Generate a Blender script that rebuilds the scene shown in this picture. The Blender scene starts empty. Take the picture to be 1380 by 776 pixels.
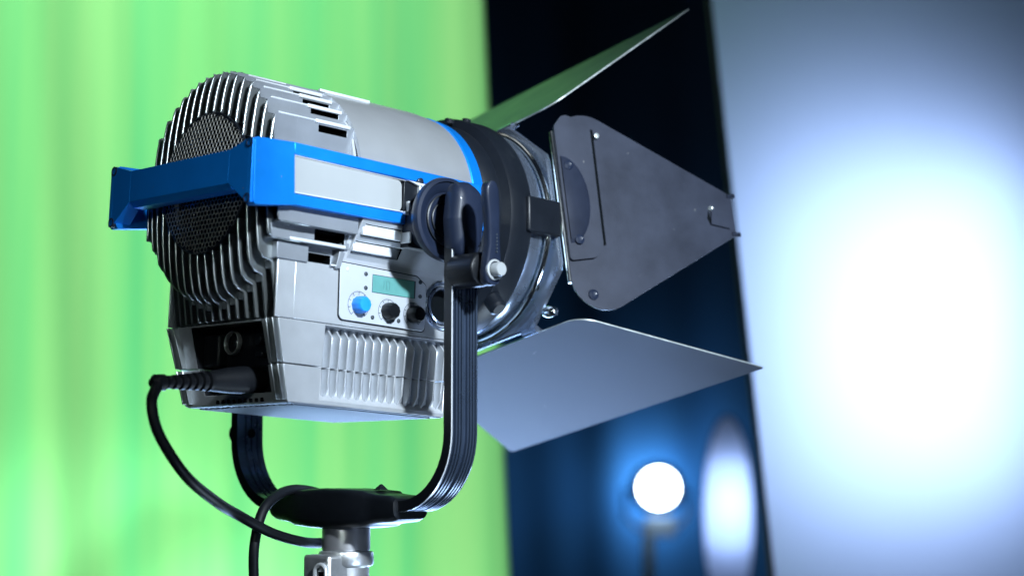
import bpy, bmesh, math, random
from math import radians, sin, cos, pi, sqrt
from mathutils import Vector, Matrix
random.seed(7)
S = bpy.context.scene
COL = S.collection

# ------------------------------------------------------------------ camera
Z0 = 1.6                      # height of the lamp head's axis above the floor
PITCH, AZ = radians(6.1), radians(46.0)
FWD = Vector((cos(PITCH)*cos(AZ), cos(PITCH)*sin(AZ), sin(PITCH)))
RGT = Vector((sin(AZ), -cos(AZ), 0))
UPV = RGT.cross(FWD)
cam_d = bpy.data.cameras.new('camera')
cam = bpy.data.objects.new('camera', cam_d); COL.objects.link(cam)
cam.matrix_world = Matrix.Translation((-1.1310, -1.6191, Z0-0.3153)) @ Matrix((RGT, UPV, -FWD)).transposed().to_4x4()
cam_d.sensor_width = 36; cam_d.lens = 36*2600/1380
cam_d.clip_start = 0.05; cam_d.clip_end = 200
cam_d.dof.use_dof = True; cam_d.dof.focus_distance = 2.02; cam_d.dof.aperture_fstop = 2.8
S.camera = cam

# ------------------------------------------------------------------ world, exposure
w = bpy.data.worlds.new('World'); S.world = w; w.use_nodes = True
w.node_tree.nodes['Background'].inputs[0].default_value = (0.22, 0.38, 0.75, 1)
w.node_tree.nodes['Background'].inputs[1].default_value = 0.018
S.view_settings.view_transform = 'Standard'; S.view_settings.look = 'None'
S.view_settings.exposure = 0; S.view_settings.gamma = 1
try:
    S.cycles.use_denoising = True
    S.cycles.max_bounces = 6
    S.cycles.sample_clamp_indirect = 4
except Exception: pass

# ------------------------------------------------------------------ studio lamps, some added out of view
def area(name, loc, target, size, power, col, size_y=None, spread=None):
    d = bpy.data.lights.new(name, 'AREA'); d.energy = power; d.color = col
    d.size = size
    if size_y: d.shape = 'RECTANGLE'; d.size_y = size_y
    if spread: d.spread = spread
    o = bpy.data.objects.new(name, d); COL.objects.link(o); o.location = loc
    o.rotation_euler = (Vector(target)-Vector(loc)).to_track_quat('-Z', 'Y').to_euler()
    return o
def point(name, loc, power, col, r):
    d = bpy.data.lights.new(name, 'POINT'); d.energy = power; d.color = col; d.shadow_soft_size = r
    o = bpy.data.objects.new(name, d); COL.objects.link(o); o.location = loc
    return o
# key: right of the camera, a little above
def spot(name, loc, target, power, col, half, blend, r):
    d = bpy.data.lights.new(name, 'SPOT'); d.energy = power; d.color = col; d.shadow_soft_size = r
    d.spot_size = radians(2*half); d.spot_blend = blend
    o = bpy.data.objects.new(name, d); COL.objects.link(o); o.location = loc
    o.rotation_euler = (Vector(target)-Vector(loc)).to_track_quat('-Z', 'Y').to_euler()
    return o
spot('key_light', (-0.42, -2.45, Z0+0.95), (0.33, -0.06, Z0-0.06), 810, (0.77, 0.89, 1.0), 9.2, 0.55, 0.085)
area('low_fill', (0.35, -1.75, 0.30), (0.30, -0.05, Z0-0.15), 0.3, 2.4, (0.55, 0.72, 1.0), spread=radians(70))
area('added_bounce', (1.15, -0.10, 0.30), (0.20, -0.12, Z0-0.28), 0.30, 1.6, (0.62, 0.80, 1.0), spread=radians(80))  # added unseen lamp in place of floor bounce, highlights the yoke bend
area('added_kicker', (1.30, 1.10, 0.80), (0.45, 0.0, Z0-0.16), 0.9, 7.6, (0.36, 0.56, 1.0), size_y=0.6, spread=radians(80))  # added unseen lamp, gives the lower leaf its sheen
# added lamp, out of view on the left, for glints on the rear edges
area('added_rim', (-1.75, -1.25, Z0+0.35), (0.02, 0, Z0-0.02), 0.14, 0.75, (0.86, 1.0, 0.95), spread=radians(60))
# over the top
area('top_light', (0.25, 0.1, Z0+1.7), (0.2, 0, Z0), 0.5, 0.3, (0.93, 0.97, 1.0), size_y=0.9, spread=radians(80))
# curtain lights
area('curtain_light_high', (0.50, 0.98, Z0+1.75), (1.12, 1.98, Z0+0.1), 0.5, 19.5, (1.0, 1.0, 0.95), size_y=1.2, spread=radians(120))
area('curtain_light_low', (0.65, 0.82, Z0-1.35), (1.2, 1.9, Z0-0.2), 0.5, 19.5, (0.97, 1.0, 0.95), size_y=1.2, spread=radians(120))

# ------------------------------------------------------------------ materials
def mat(name, col, rough=0.5, metal=0.0, emit=None, estr=0, bump=0, bscale=200, var=0, vscale=8, spec=None, coat=0, stretch=None, wear=0):
    m = bpy.data.materials.new(name); m.use_nodes = True
    nt = m.node_tree; b = nt.nodes['Principled BSDF']
    b.inputs['Base Color'].default_value = (*col, 1); b.inputs['Roughness'].default_value = rough
    b.inputs['Metallic'].default_value = metal
    if spec is not None: b.inputs['Specular IOR Level'].default_value = spec
    if coat: b.inputs['Coat Weight'].default_value = coat; b.inputs['Coat Roughness'].default_value = 0.15
    if emit: b.inputs['Emission Color'].default_value = (*emit, 1); b.inputs['Emission Strength'].default_value = estr
    tc = nt.nodes.new('ShaderNodeTexCoord'); src = tc.outputs['Object']
    if stretch:
        mp = nt.nodes.new('ShaderNodeMapping'); mp.inputs['Scale'].default_value = stretch
        nt.links.new(src, mp.inputs[0]); src = mp.outputs[0]
    if var:
        n = nt.nodes.new('ShaderNodeTexNoise'); n.inputs['Scale'].default_value = vscale; n.inputs['Detail'].default_value = 8
        n.inputs['Roughness'].default_value = 0.65
        nt.links.new(src, n.inputs['Vector'])
        r = nt.nodes.new('ShaderNodeValToRGB')
        r.color_ramp.elements[0].position = 0.3; r.color_ramp.elements[1].position = 0.7
        r.color_ramp.elements[0].color = (*[c*(1-var) for c in col], 1)
        r.color_ramp.elements[1].color = (*[min(1, c*(1+var)) for c in col], 1)
        nt.links.new(n.outputs['Fac'], r.inputs[0])
        cout = r.outputs[0]
        if wear:
            n2 = nt.nodes.new('ShaderNodeTexNoise'); n2.inputs['Scale'].default_value = vscale*9; n2.inputs['Detail'].default_value = 3
            nt.links.new(src, n2.inputs['Vector'])
            r2 = nt.nodes.new('ShaderNodeValToRGB'); r2.color_ramp.elements[0].position = 0.74; r2.color_ramp.elements[1].position = 0.79
            nt.links.new(n2.outputs['Fac'], r2.inputs[0])
            mx = nt.nodes.new('ShaderNodeMix'); mx.data_type = 'RGBA'
            nt.links.new(r2.outputs[0], mx.inputs['Factor']); nt.links.new(cout, mx.inputs[6])
            mx.inputs[7].default_value = (wear, wear, wear, 1); cout = mx.outputs[2]
        nt.links.new(cout, b.inputs['Base Color'])
        mr = nt.nodes.new('ShaderNodeMapRange'); mr.inputs['To Min'].default_value = max(0.05, rough-0.09); mr.inputs['To Max'].default_value = min(1, rough+0.09)
        nt.links.new(n.outputs['Fac'], mr.inputs['Value']); nt.links.new(mr.outputs[0], b.inputs['Roughness'])
    if bump:
        n = nt.nodes.new('ShaderNodeTexNoise'); n.inputs['Scale'].default_value = bscale; n.inputs['Detail'].default_value = 3
        nt.links.new(src, n.inputs['Vector'])
        bp = nt.nodes.new('ShaderNodeBump'); bp.inputs['Strength'].default_value = bump; bp.inputs['Distance'].default_value = 0.001
        nt.links.new(n.outputs['Fac'], bp.inputs['Height']); nt.links.new(bp.outputs[0], b.inputs['Normal'])
    return m
M = dict(
 silver=mat('silver_paint', (0.48, 0.505, 0.535), 0.36, 0.55, bump=0.12, bscale=900, var=0.12, vscale=12, wear=0.34),
 fin=mat('fin_metal', (0.50, 0.54, 0.55), 0.33, 1.0, var=0.08, vscale=20),
 under=mat('darkened_silver', (0.16, 0.18, 0.21), 0.55, 0.2, var=0.08, vscale=12),  # body silver darkened, underside shade put into the colour
 cowl=mat('cowl_metal', (0.56, 0.58, 0.60), 0.33, 0.70, bump=0.08, bscale=900, var=0.06, vscale=9),
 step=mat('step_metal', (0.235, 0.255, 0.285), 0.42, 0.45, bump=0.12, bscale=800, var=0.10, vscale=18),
 cast=mat('cast_metal', (0.48, 0.50, 0.53), 0.42, 0.4, bump=0.12, bscale=700, var=0.08, vscale=16),
 plate=mat('pale_plate', (0.37, 0.39, 0.40), 0.40, 0.3, var=0.04, vscale=10, bump=0.05, bscale=600),
 white=mat('pale_metal', (0.68, 0.71, 0.74), 0.36, 0.4, var=0.04, vscale=30),
 blue=mat('blue_anodised', (0.003, 0.25, 0.88), 0.40, 0.6, bump=0.08, bscale=800, var=0.05, vscale=20, wear=0.25),
 black=mat('black_plastic', (0.004, 0.005, 0.007), 0.36, 0, spec=0.3, bump=0.15, bscale=1200, var=0.2, vscale=30),
 dark=mat('dark_void', (0.003, 0.004, 0.005), 0.8, spec=0.02),
 hub=mat('hub_plastic', (0.009, 0.014, 0.030), 0.46, 0, spec=0.22, bump=0.1, bscale=1500, var=0.15, vscale=25, coat=0.15),
 yoke=mat('yoke_anodised', (0.060, 0.085, 0.135), 0.28, 0.7, var=0.12, vscale=18),
 drum=mat('lens_housing', (0.005, 0.007, 0.011), 0.40, 0.0, spec=0.35, bump=0.1, bscale=900, var=0.2, vscale=14),
 leaf=mat('leaf_paint', (0.013, 0.017, 0.031), 0.38, 0.1, spec=0.32, bump=0.10, bscale=900, var=0.26, vscale=16, wear=0.13),
 edge=mat('worn_edge', (0.55, 0.60, 0.60), 0.35, 0.8, var=0.3, vscale=60),
 ring=mat('ring_metal', (0.36, 0.43, 0.56), 0.26, 0.92, var=0.18, vscale=12),
 polish=mat('polished_metal', (0.85, 0.88, 0.86), 0.10, 1.0, var=0.05, vscale=30),
 chrome=mat('chrome', (0.80, 0.82, 0.83), 0.36, 0.9, bump=0.35, bscale=120, var=0.15, vscale=40),
 collar=mat('steel_collar', (0.42, 0.42, 0.44), 0.36, 0.8, var=0.06, vscale=20),
 mesh=mat('grille_wire', (0.80, 0.78, 0.70), 0.36, 0.8, var=0.1, vscale=60),
 cable=mat('cable_rubber', (0.004, 0.005, 0.007), 0.50, 0, spec=0.25, bump=0.1, bscale=900, var=0.15, vscale=40),
 lcd=mat('display_glass', (0.09, 0.25, 0.24), 0.25, 0, emit=(0.14, 0.42, 0.38), estr=0.03, var=0.12, vscale=30),
 lcdmark=mat('display_digits', (0.075, 0.215, 0.21), 0.4),
 panel=mat('panel_print', (0.40, 0.43, 0.48), 0.4, 0.15, var=0.03, vscale=20),
 ink=mat('printed_ink', (0.03, 0.04, 0.05), 0.6),
 knobblue=mat('blue_knob', (0.01, 0.22, 0.75), 0.4, var=0.1, vscale=60),
 floor=mat('floor_paint', (0.03, 0.032, 0.036), 0.5, var=0.2, vscale=3),
)

# ------------------------------------------------------------------ mesh helpers
class MB:
    def __init__(self): self.bm = bmesh.new(); self.mi = 0
    def _f(self, vs):
        try:
            f = self.bm.faces.new(vs); f.material_index = self.mi; return f
        except ValueError: return None
    def box(self, x0, x1, y0, y1, z0, z1):
        v = [self.bm.verts.new((x, y, z)) for x in (x0, x1) for y in (y0, y1) for z in (z0, z1)]
        for q in ((0,1,3,2),(4,6,7,5),(0,4,5,1),(2,3,7,6),(0,2,6,4),(1,5,7,3)): self._f([v[i] for i in q])
        return self
    def hexa(self, a, b):   # two loops of equal length -> closed prism
        va = [self.bm.verts.new(p) for p in a]; vb = [self.bm.verts.new(p) for p in b]; n = len(a)
        self._f(list(reversed(va))); self._f(vb)
        for i in range(n): self._f([va[i], va[(i+1) % n], vb[(i+1) % n], vb[i]])
        return self
    def prism(self, pts, axis, lo, hi):     # 2-D polygon in the other two axes
        def mk(p, t):
            q = list(p); q.insert(axis, t); return tuple(q)
        return self.hexa([mk(p, lo) for p in pts], [mk(p, hi) for p in pts])
    def lathe(self, prof, origin, axis, n=64, caps=True, ref=None):   # prof: (radius, height)
        axis = Vector(axis).normalized(); o = Vector(origin)
        e1 = axis.orthogonal().normalized(); e2 = axis.cross(e1)
        rows = []
        for r_, h in prof:
            if r_ < 1e-6: rows.append([self.bm.verts.new(o+axis*h)])
            else: rows.append([self.bm.verts.new(o+axis*h+(e1*cos(2*pi*k/n)+e2*sin(2*pi*k/n))*r_) for k in range(n)])
        for a, b in zip(rows, rows[1:]):
            for k in range(n):
                k2 = (k+1) % n
                if len(a) == 1 and len(b) == 1: continue
                if len(a) == 1: self._f([a[0], b[k], b[k2]])
                elif len(b) == 1: self._f([a[k], b[0], a[k2]])
                else: self._f([a[k], b[k], b[k2], a[k2]])
        if caps:
            if len(rows[0]) > 1: self._f(rows[0])
            if len(rows[-1]) > 1: self._f(list(reversed(rows[-1])))
        return self
    def tube(self, pts, r, n=12, radii=None, section=None, up=None):
        pts = [Vector(p) for p in pts]; rows = []
        prev = None
        for i, p in enumerate(pts):
            t = (pts[min(i+1, len(pts)-1)]-pts[max(i-1, 0)]).normalized()
            if up is not None:
                e1 = (Vector(up)-t*t.dot(Vector(up))).normalized()
            elif prev is None: e1 = t.orthogonal().normalized()
            else: e1 = (prev-t*t.dot(prev)).normalized()
            prev = e1; e2 = t.cross(e1)
            if section: rows.append([self.bm.verts.new(p+e1*a+e2*b) for a, b in section])
            else:
                rr = radii[i] if radii else r
                rows.append([self.bm.verts.new(p+(e1*cos(2*pi*k/n)+e2*sin(2*pi*k/n))*rr) for k in range(n)])
        m = len(rows[0])
        for a, b in zip(rows, rows[1:]):
            for k in range(m): self._f([a[k], a[(k+1) % m], b[(k+1) % m], b[k]])
        self._f(list(reversed(rows[0]))); self._f(rows[-1])
        return self
    def sphere(self, c, r, sc=(1, 1, 1), n=24):
        ret = bmesh.ops.create_uvsphere(self.bm, u_segments=n, v_segments=n//2, radius=r)
        fs = set()
        for v in ret['verts']:
            v.co = Vector((v.co.x*sc[0], v.co.y*sc[1], v.co.z*sc[2]))+Vector(c); fs.update(v.link_faces)
        for f in fs: f.material_index = self.mi
        return self
    def xf(self, fn):
        for v in self.bm.verts: v.co = Vector(fn(v.co))
        return self
    def build(self, name, mats, parent=None, bevel=0, seg=2, smooth=True, angle=35, cuts=None, split=None):
        bmesh.ops.recalc_face_normals(self.bm, faces=self.bm.faces[:])
        if split:                      # one object per separate piece ('loose') or per side ('side')
            self.bm.verts.index_update(); seen = {}; groups = []
            for v in self.bm.verts:
                if v in seen: continue
                st, comp = [v], []
                seen[v] = 1
                while st:
                    q = st.pop(); comp.append(q)
                    for e in q.link_edges:
                        o2 = e.other_vert(q)
                        if o2 not in seen: seen[o2] = 1; st.append(o2)
                groups.append(comp)
            if split == 'side':
                groups = [[v for g in groups if sum(w_.co.y for w_ in g) < 0 for v in g], [v for g in groups if sum(w_.co.y for w_ in g) >= 0 for v in g]]
            outs = []
            for g in groups:
                if not g: continue
                m2 = MB(); mp = {v: m2.bm.verts.new(v.co) for v in g}
                for f in {f for v in g for f in v.link_faces}:
                    nf = m2.bm.faces.new([mp[v] for v in f.verts]); nf.material_index = f.material_index
                outs.append(m2.build(name, mats, parent, bevel, seg, smooth, angle))
            self.bm.free(); return outs
        me = bpy.data.meshes.new(name); self.bm.to_mesh(me); self.bm.free()
        o = bpy.data.objects.new(name, me); COL.objects.link(o)
        for m in (mats if isinstance(mats, (list, tuple)) else [mats]): me.materials.append(m)
        if cuts is not None:
            bmesh.ops.recalc_face_normals(cuts.bm, faces=cuts.bm.faces[:])
            cm = bpy.data.meshes.new('cut'); cuts.bm.to_mesh(cm); cuts.bm.free()
            for m in me.materials: cm.materials.append(m)
            for p in cm.polygons: p.material_index = len(me.materials)-1
            co = bpy.data.objects.new('cut', cm); COL.objects.link(co)
            md = o.modifiers.new('b', 'BOOLEAN'); md.operation = 'DIFFERENCE'; md.object = co; md.solver = 'EXACT'
            md.use_self = False
            dg = bpy.context.evaluated_depsgraph_get()
            nm = bpy.data.meshes.new_from_object(o.evaluated_get(dg)); o.modifiers.clear(); o.data = nm
            bpy.data.objects.remove(co); bpy.data.meshes.remove(cm); me = nm; nm.name = name
        if parent: o.parent = parent
        if smooth:
            for p in me.polygons: p.use_smooth = True
            me.set_sharp_from_angle(angle=radians(angle))
        if bevel:
            b = o.modifiers.new('bevel', 'BEVEL'); b.width = bevel; b.segments = seg; b.limit_method = 'ANGLE'; b.angle_limit = radians(35)
            b.harden_normals = False
        return o
def rpoly(pts, rad, n=6):       # rounded polygon; rad = one radius or a list
    out = []; N = len(pts)
    for i in range(N):
        p0, p, p1 = Vector(pts[i-1]), Vector(pts[i]), Vector(pts[(i+1) % N])
        r_ = rad[i] if isinstance(rad, (list, tuple)) else rad
        if r_ <= 0: out.append(tuple(p)); continue
        a = (p0-p).normalized(); b = (p1-p).normalized()
        ang = a.angle(b); d = min(r_/math.tan(ang/2), (p0-p).length*.49, (p1-p).length*.49)
        r2 = d*math.tan(ang/2); c = p+(a+b).normalized()*(r2/sin(ang/2))
        s = p+a*d-c; e = p+b*d-c
        a0 = math.atan2(s.y, s.x); a1 = math.atan2(e.y, e.x)
        da = (a1-a0+pi) % (2*pi)-pi
        for k in range(n+1):
            t = a0+da*k/n; out.append((c.x+r2*cos(t), c.y+r2*sin(t)))
    return out
def smoothline(pts, k=8):       # Catmull-Rom
    P = [Vector(p) for p in pts]; P = [P[0]*2-P[1]]+P+[P[-1]*2-P[-2]]; out = []
    for i in range(1, len(P)-2):
        for j in range(k):
            t = j/k; a, b, c, d = P[i-1], P[i], P[i+1], P[i+2]
            out.append(0.5*((2*b)+(c-a)*t+(2*a-5*b+4*c-d)*t*t+(3*b-a-3*c+d)*t**3))
    out.append(P[-2]); return out
def tag(o, label=None, cat=None, group=None, kind=None):
    for k, v in (('label', label), ('category', cat), ('group', group), ('kind', kind)):
        if v: o[k] = v
    return o
def empty(name, loc, rot=(0, 0, 0)):
    o = bpy.data.objects.new(name, None); COL.objects.link(o); o.location = loc; o.rotation_euler = rot
    o.empty_display_size = 0.1
    return o

# ------------------------------------------------------------------ setting
fl = MB(); fl.box(-6, 14, -8, 12, -0.02, 0)
tag(fl.build('floor', M['floor']), kind='structure')

def curtain_mat():
    m = bpy.data.materials.new('green_cloth'); m.use_nodes = True; nt = m.node_tree
    b = nt.nodes['Principled BSDF']; b.inputs['Roughness'].default_value = 0.9
    tc = nt.nodes.new('ShaderNodeTexCoord'); mp = nt.nodes.new('ShaderNodeMapping'); mp.inputs['Scale'].default_value = (7, 7, 0.16)
    n = nt.nodes.new('ShaderNodeTexNoise'); n.inputs['Scale'].default_value = 1.2; n.inputs['Detail'].default_value = 4
    r = nt.nodes.new('ShaderNodeValToRGB'); r.color_ramp.elements[0].position = 0.35; r.color_ramp.elements[1].position = 0.68
    r.color_ramp.elements[0].color = (0.10, 0.57, 0.19, 1); r.color_ramp.elements[1].color = (0.25, 0.66, 0.21, 1)
    e_ = r.color_ramp.elements.new(0.48); e_.color = (0.175, 0.62, 0.19, 1)
    nt.links.new(tc.outputs['Object'], mp.inputs[0]); nt.links.new(mp.outputs[0], n.inputs['Vector']); nt.links.new(n.outputs['Fac'], r.inputs[0])
    nt.links.new(r.outputs[0], b.inputs['Base Color'])
    b.inputs['Sheen Weight'].default_value = 0.2
    return m
# green cloth: hangs in soft vertical folds, right edge leaning a little
cu = MB()
A0 = Vector((1.745, 1.398, 0)); DL = Vector((-0.719, 0.695, 0)); NB = Vector((-0.695, -0.719, 0))
NU, NV = 260, 14
grid = []
folds = [(0.17, .009, .05), (0.36, .014, .05), (0.62, .020, .05), (0.80, .014, .04), (0.98, .022, .06), (1.22, .02, .05), (1.38, .02, .05)]
for j in range(NV+1):
    z = 0.02+3.3*j/NV; row = []
    lean = -(z-Z0)*0.046
    for i in range(NU+1):
        s = -0.0+i/NU*3.4
        off = 0.012*sin(s*9.0+0.4*sin(z))+0.008*sin(s*23+1.0+0.5*z)
        for c, a, wd in folds: off -= a*1.0*math.exp(-((s-c-0.02*(z-Z0))/wd)**2)
        if s < .05: off -= (0.05-s)*0.35
        p = A0+DL*(s-lean*1.0)+NB*off
        row.append(cu.bm.verts.new((p.x, p.y, z)))
    grid.append(row)
for j in range(NV):
    for i in range(NU): cu._f([grid[j][i], grid[j][i+1], grid[j+1][i+1], grid[j+1][i]])
cuo = cu.build('green_curtain', curtain_mat(), angle=180)
so = cuo.modifiers.new('thick', 'SOLIDIFY'); so.thickness = 0.003
tag(cuo, 'bright green fabric backdrop hanging in soft vertical folds behind the lamp head', 'curtain')

# dark cloth at the back of the studio
db = MB()
c0 = Vector((4.55, 4.25, 0)); rows = []
for j in range(9):
    z = 0.02+4.2*j/8
    rows.append([db.bm.verts.new(tuple(c0+RGT*((i-70)*0.055)+NB*(0.03*sin(i*0.5)+0.01*sin(i*1.3+z))+Vector((0, 0, z)))) for i in range(141)])
for j in range(8):
    for i in range(140): db._f([rows[j][i], rows[j][i+1], rows[j+1][i+1], rows[j+1][i]])
dbo = db.build('dark_drape', mat('dark_cloth', (0.004, 0.016, 0.042), 0.9, var=0.2, vscale=2), angle=180)
dbo.modifiers.new('thick', 'SOLIDIFY').thickness = 0.004
tag(dbo, 'near black blue cloth drape filling the back of the studio', 'drape')

# ------------------------------------------------------------------ diffusion panels with lamps behind
def cloth(name, col, trans):
    m = bpy.data.materials.new(name); m.use_nodes = True; nt = m.node_tree
    nt.nodes.remove(nt.nodes['Principled BSDF']); out = nt.nodes['Material Output']
    a = nt.nodes.new('ShaderNodeBsdfDiffuse'); b = nt.nodes.new('ShaderNodeBsdfTranslucent'); mx = nt.nodes.new('ShaderNodeMixShader')
    tc = nt.nodes.new('ShaderNodeTexCoord'); wv = nt.nodes.new('ShaderNodeTexNoise'); wv.inputs['Scale'].default_value = 3; wv.inputs['Detail'].default_value = 5
    rp = nt.nodes.new('ShaderNodeValToRGB'); rp.color_ramp.elements[0].color = (*[c*.9 for c in col], 1); rp.color_ramp.elements[1].color = (*col, 1)
    nt.links.new(tc.outputs['Object'], wv.inputs['Vector']); nt.links.new(wv.outputs['Fac'], rp.inputs[0])
    nt.links.new(rp.outputs[0], a.inputs[0]); nt.links.new(rp.outputs[0], b.inputs[0])
    mx.inputs[0].default_value = trans
    nt.links.new(a.outputs[0], mx.inputs[1]); nt.links.new(b.outputs[0], mx.inputs[2]); nt.links.new(mx.outputs[0], out.inputs['Surface'])
    return m
def sheet(name, o, ex, ey, t, m, frame_m, label, cat, fw=0.02, seg=(24, 24), wob=0.004):
    # o: lower left corner, ex/ey: edge vectors
    o, ex, ey = Vector(o), Vector(ex), Vector(ey); n = ex.cross(ey).normalized()
    root = empty(name, o+ex*0.5); b = MB(); rows = []
    for j in range(seg[1]+1):
        rows.append([b.bm.verts.new(tuple(o+ex*(i/seg[0])+ey*(j/seg[1])+n*wob*sin(i*.8+j*.33)-root.location)) for i in range(seg[0]+1)])
    for j in range(seg[1]):
        for i in range(seg[0]): b._f([rows[j][i], rows[j][i+1], rows[j+1][i+1], rows[j+1][i]])
    c = b.build('diffusion_cloth', m, root, angle=180)
    f = MB(); q = [o, o+ex, o+ex+ey, o+ey, o]
    for a_, b_ in zip(q, q[1:]): f.tube([a_-root.location, b_-root.location], fw, n=10)
    f.build('frame', frame_m, root)
    return tag(root, label, cat)
pe = Vector((1.744-1.580, 0, 1.133-2.201)); pdir = -pe.normalized()      # leaning left edge
BL = Vector((1.580, 0.660, 2.201))-pdir*2.05
EX = (RGT*0.97+FWD*0.22).normalized()
sheet('diffusion_panel', BL, EX*1.9, pdir*2.9, .003, cloth('white_silk', (0.27, 0.275, 0.34), 0.97), M['black'],
      'tall white silk panel leaning at the right with a bright lit centre', 'diffusion panel', fw=0.006)
hot = Vector((1.887, 0.43, 1.747))
area('panel_lamp', hot+FWD*0.31-RGT*0.04+Vector((0, 0, -0.17)), hot-RGT*0.04+Vector((0, 0, -0.17)), 0.50, 15, (0.48, 0.68, 1.0), size_y=0.62)
# tall oval diffuser glowing in the background
OV = Vector((3.548, 2.258, 1.215)); ovr = empty('oval_diffuser', (OV.x, OV.y, 0))
ob = MB(); oc = [(.080*cos(2*pi*k/48), .315*sin(2*pi*k/48)) for k in range(48)]
ob.hexa([tuple(RGT*a+FWD*(.04*a)+Vector((0, 0, OV.z+b))) for a, b in oc], [tuple(RGT*a+FWD*(.04*a+.003)+Vector((0, 0, OV.z+b))) for a, b in oc])
ob.build('diffusion_cloth', cloth('narrow_silk', (0.28, 0.29, 0.34), 0.98), ovr)
ob = MB(); ob.tube([RGT*a+FWD*(.04*a)+Vector((0, 0, OV.z+b)) for a, b in oc+[oc[0]]], .0035, n=8); ob.build('rim', M['black'], ovr)
ob = MB(); ob.tube([FWD*.03+Vector((0, 0, OV.z-.30)), Vector((0, 0, .02))+FWD*.03], .010, n=10); ob.lathe([(.13, 0.012), (.12, .03), (.012, .04)], (.02, .02, 0), (0, 0, 1), n=32)
ob.build('pole', M['black'], ovr)
tag(ovr, 'tall glowing oval diffuser standing between the distant lamp and the white panel', 'diffuser')
area('strip_lamp', OV+FWD*0.09+RGT*0.005+Vector((0, 0, 0.035)), OV+RGT*0.005+Vector((0, 0, 0.035)), 0.05, 9, (0.50, 0.70, 1.0), size_y=0.14)

# distant lit lamp on its stand
LP = Vector((4.141, 3.073, 1.308))
def bg_lamp():
    root = empty('distant_lamp', (LP.x, LP.y, 0))
    L = lambda v: Vector(v)-root.location
    back = FWD.copy(); back.z = 0; back.normalize()
    b = MB(); b.lathe([(.03, .28), (.085, .27), (.095, .22), (.095, .02), (.088, 0.0), (.078, 0.0), (.078, .02), (0, .02)], L(LP), back, n=40, caps=False)
    b.build('lamp_body', M['black'], root)
    g = MB(); g.lathe([(.068, .012), (.05, 0.0), (0, -.008)], L(LP), back, n=40, caps=False)
    g.build('glowing_lens', mat('lit_lens', (1, 1, 1), .4, emit=(0.85, 0.96, 1.0), estr=22), root)
    y = MB()
    pts = [L(LP+RGT*.115+back*.13)+Vector((0, 0, 0)), L(LP+RGT*.115+back*.13)+Vector((0, 0, -.10)), L(LP+RGT*.07+back*.13)+Vector((0, 0, -.15)),
           L(LP-RGT*.07+back*.13)+Vector((0, 0, -.15)), L(LP-RGT*.115+back*.13)+Vector((0, 0, -.10)), L(LP-RGT*.115+back*.13)]
    y.tube(pts, .009, n=8); y.build('yoke', M['collar'], root)
    gel = MB(); gel.box(-.055, .055, -.012, .012, -.05, .02)
    gel.xf(lambda v: L(LP)+RGT*v.x+back*(v.y-.03)+Vector((0, 0, v.z-.125))); gel.build('ballast_box', M['plate'], root, bevel=.004)
    s = MB(); base = L(LP)+back*.13-RGT*.03; s.tube([base+Vector((0, 0, -.15)), Vector((base.x, base.y, .35))], .022, n=16)
    s.build('pole', mat('beige_pole', (0.42, 0.42, 0.36), .5), root)
    for k in range(3):
        a = 2*pi*k/3+.4; lg = MB(); lg.tube([Vector((base.x, base.y, .42)), Vector((base.x+.5*cos(a), base.y+.5*sin(a), .015))], .012, n=10)
        lg.build('leg', M['collar'], root)
    tag(root, 'small round lamp shining white on a pale pole far in the background', 'lamp')
bg_lamp()
point('added_glow', LP-FWD*0.10+Vector((0, 0, -0.02)), 1.6, (0.45, 0.68, 1.0), 0.05)  # added point lamp, brightens the box and pole under the lens
RAY = (LP-Vector(cam.matrix_world.translation)).normalized()
point('added_halo', LP+RAY*0.96, 40, (0.16, 0.58, 1.0), 0.05)  # added unseen lamp, lights the drape as a halo round the lens

# ================================================================== THE LAMP HEAD
TILT = radians(2.8)
head = empty('film_light', (0, 0, Z0), (0, TILT, 0))
tag(head, 'silver and blue studio spotlight with finned back and four barn doors on a stand', 'film light')
def W2L(p):                       # level (world) frame -> tilted head frame
    x, y, z = p; return (x*cos(TILT)-z*sin(TILT), y, x*sin(TILT)+z*cos(TILT))
R0 = 0.119; PT = 0.0134; RM = 0.0735
yk = [(k+.5)*PT for k in range(9)]
zt = [sqrt(R0*R0-y*y) for y in yk[:8]]+[0.0300]
zb = [-sqrt(R0*R0-y*y) for y in yk[:8]]; zb[7] = -0.0640; zb.append(-0.0490)
BW, BWb = 0.0936, 0.0884
ZS, ZM, ZB = -0.1395, -0.1840, -0.2215

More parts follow.
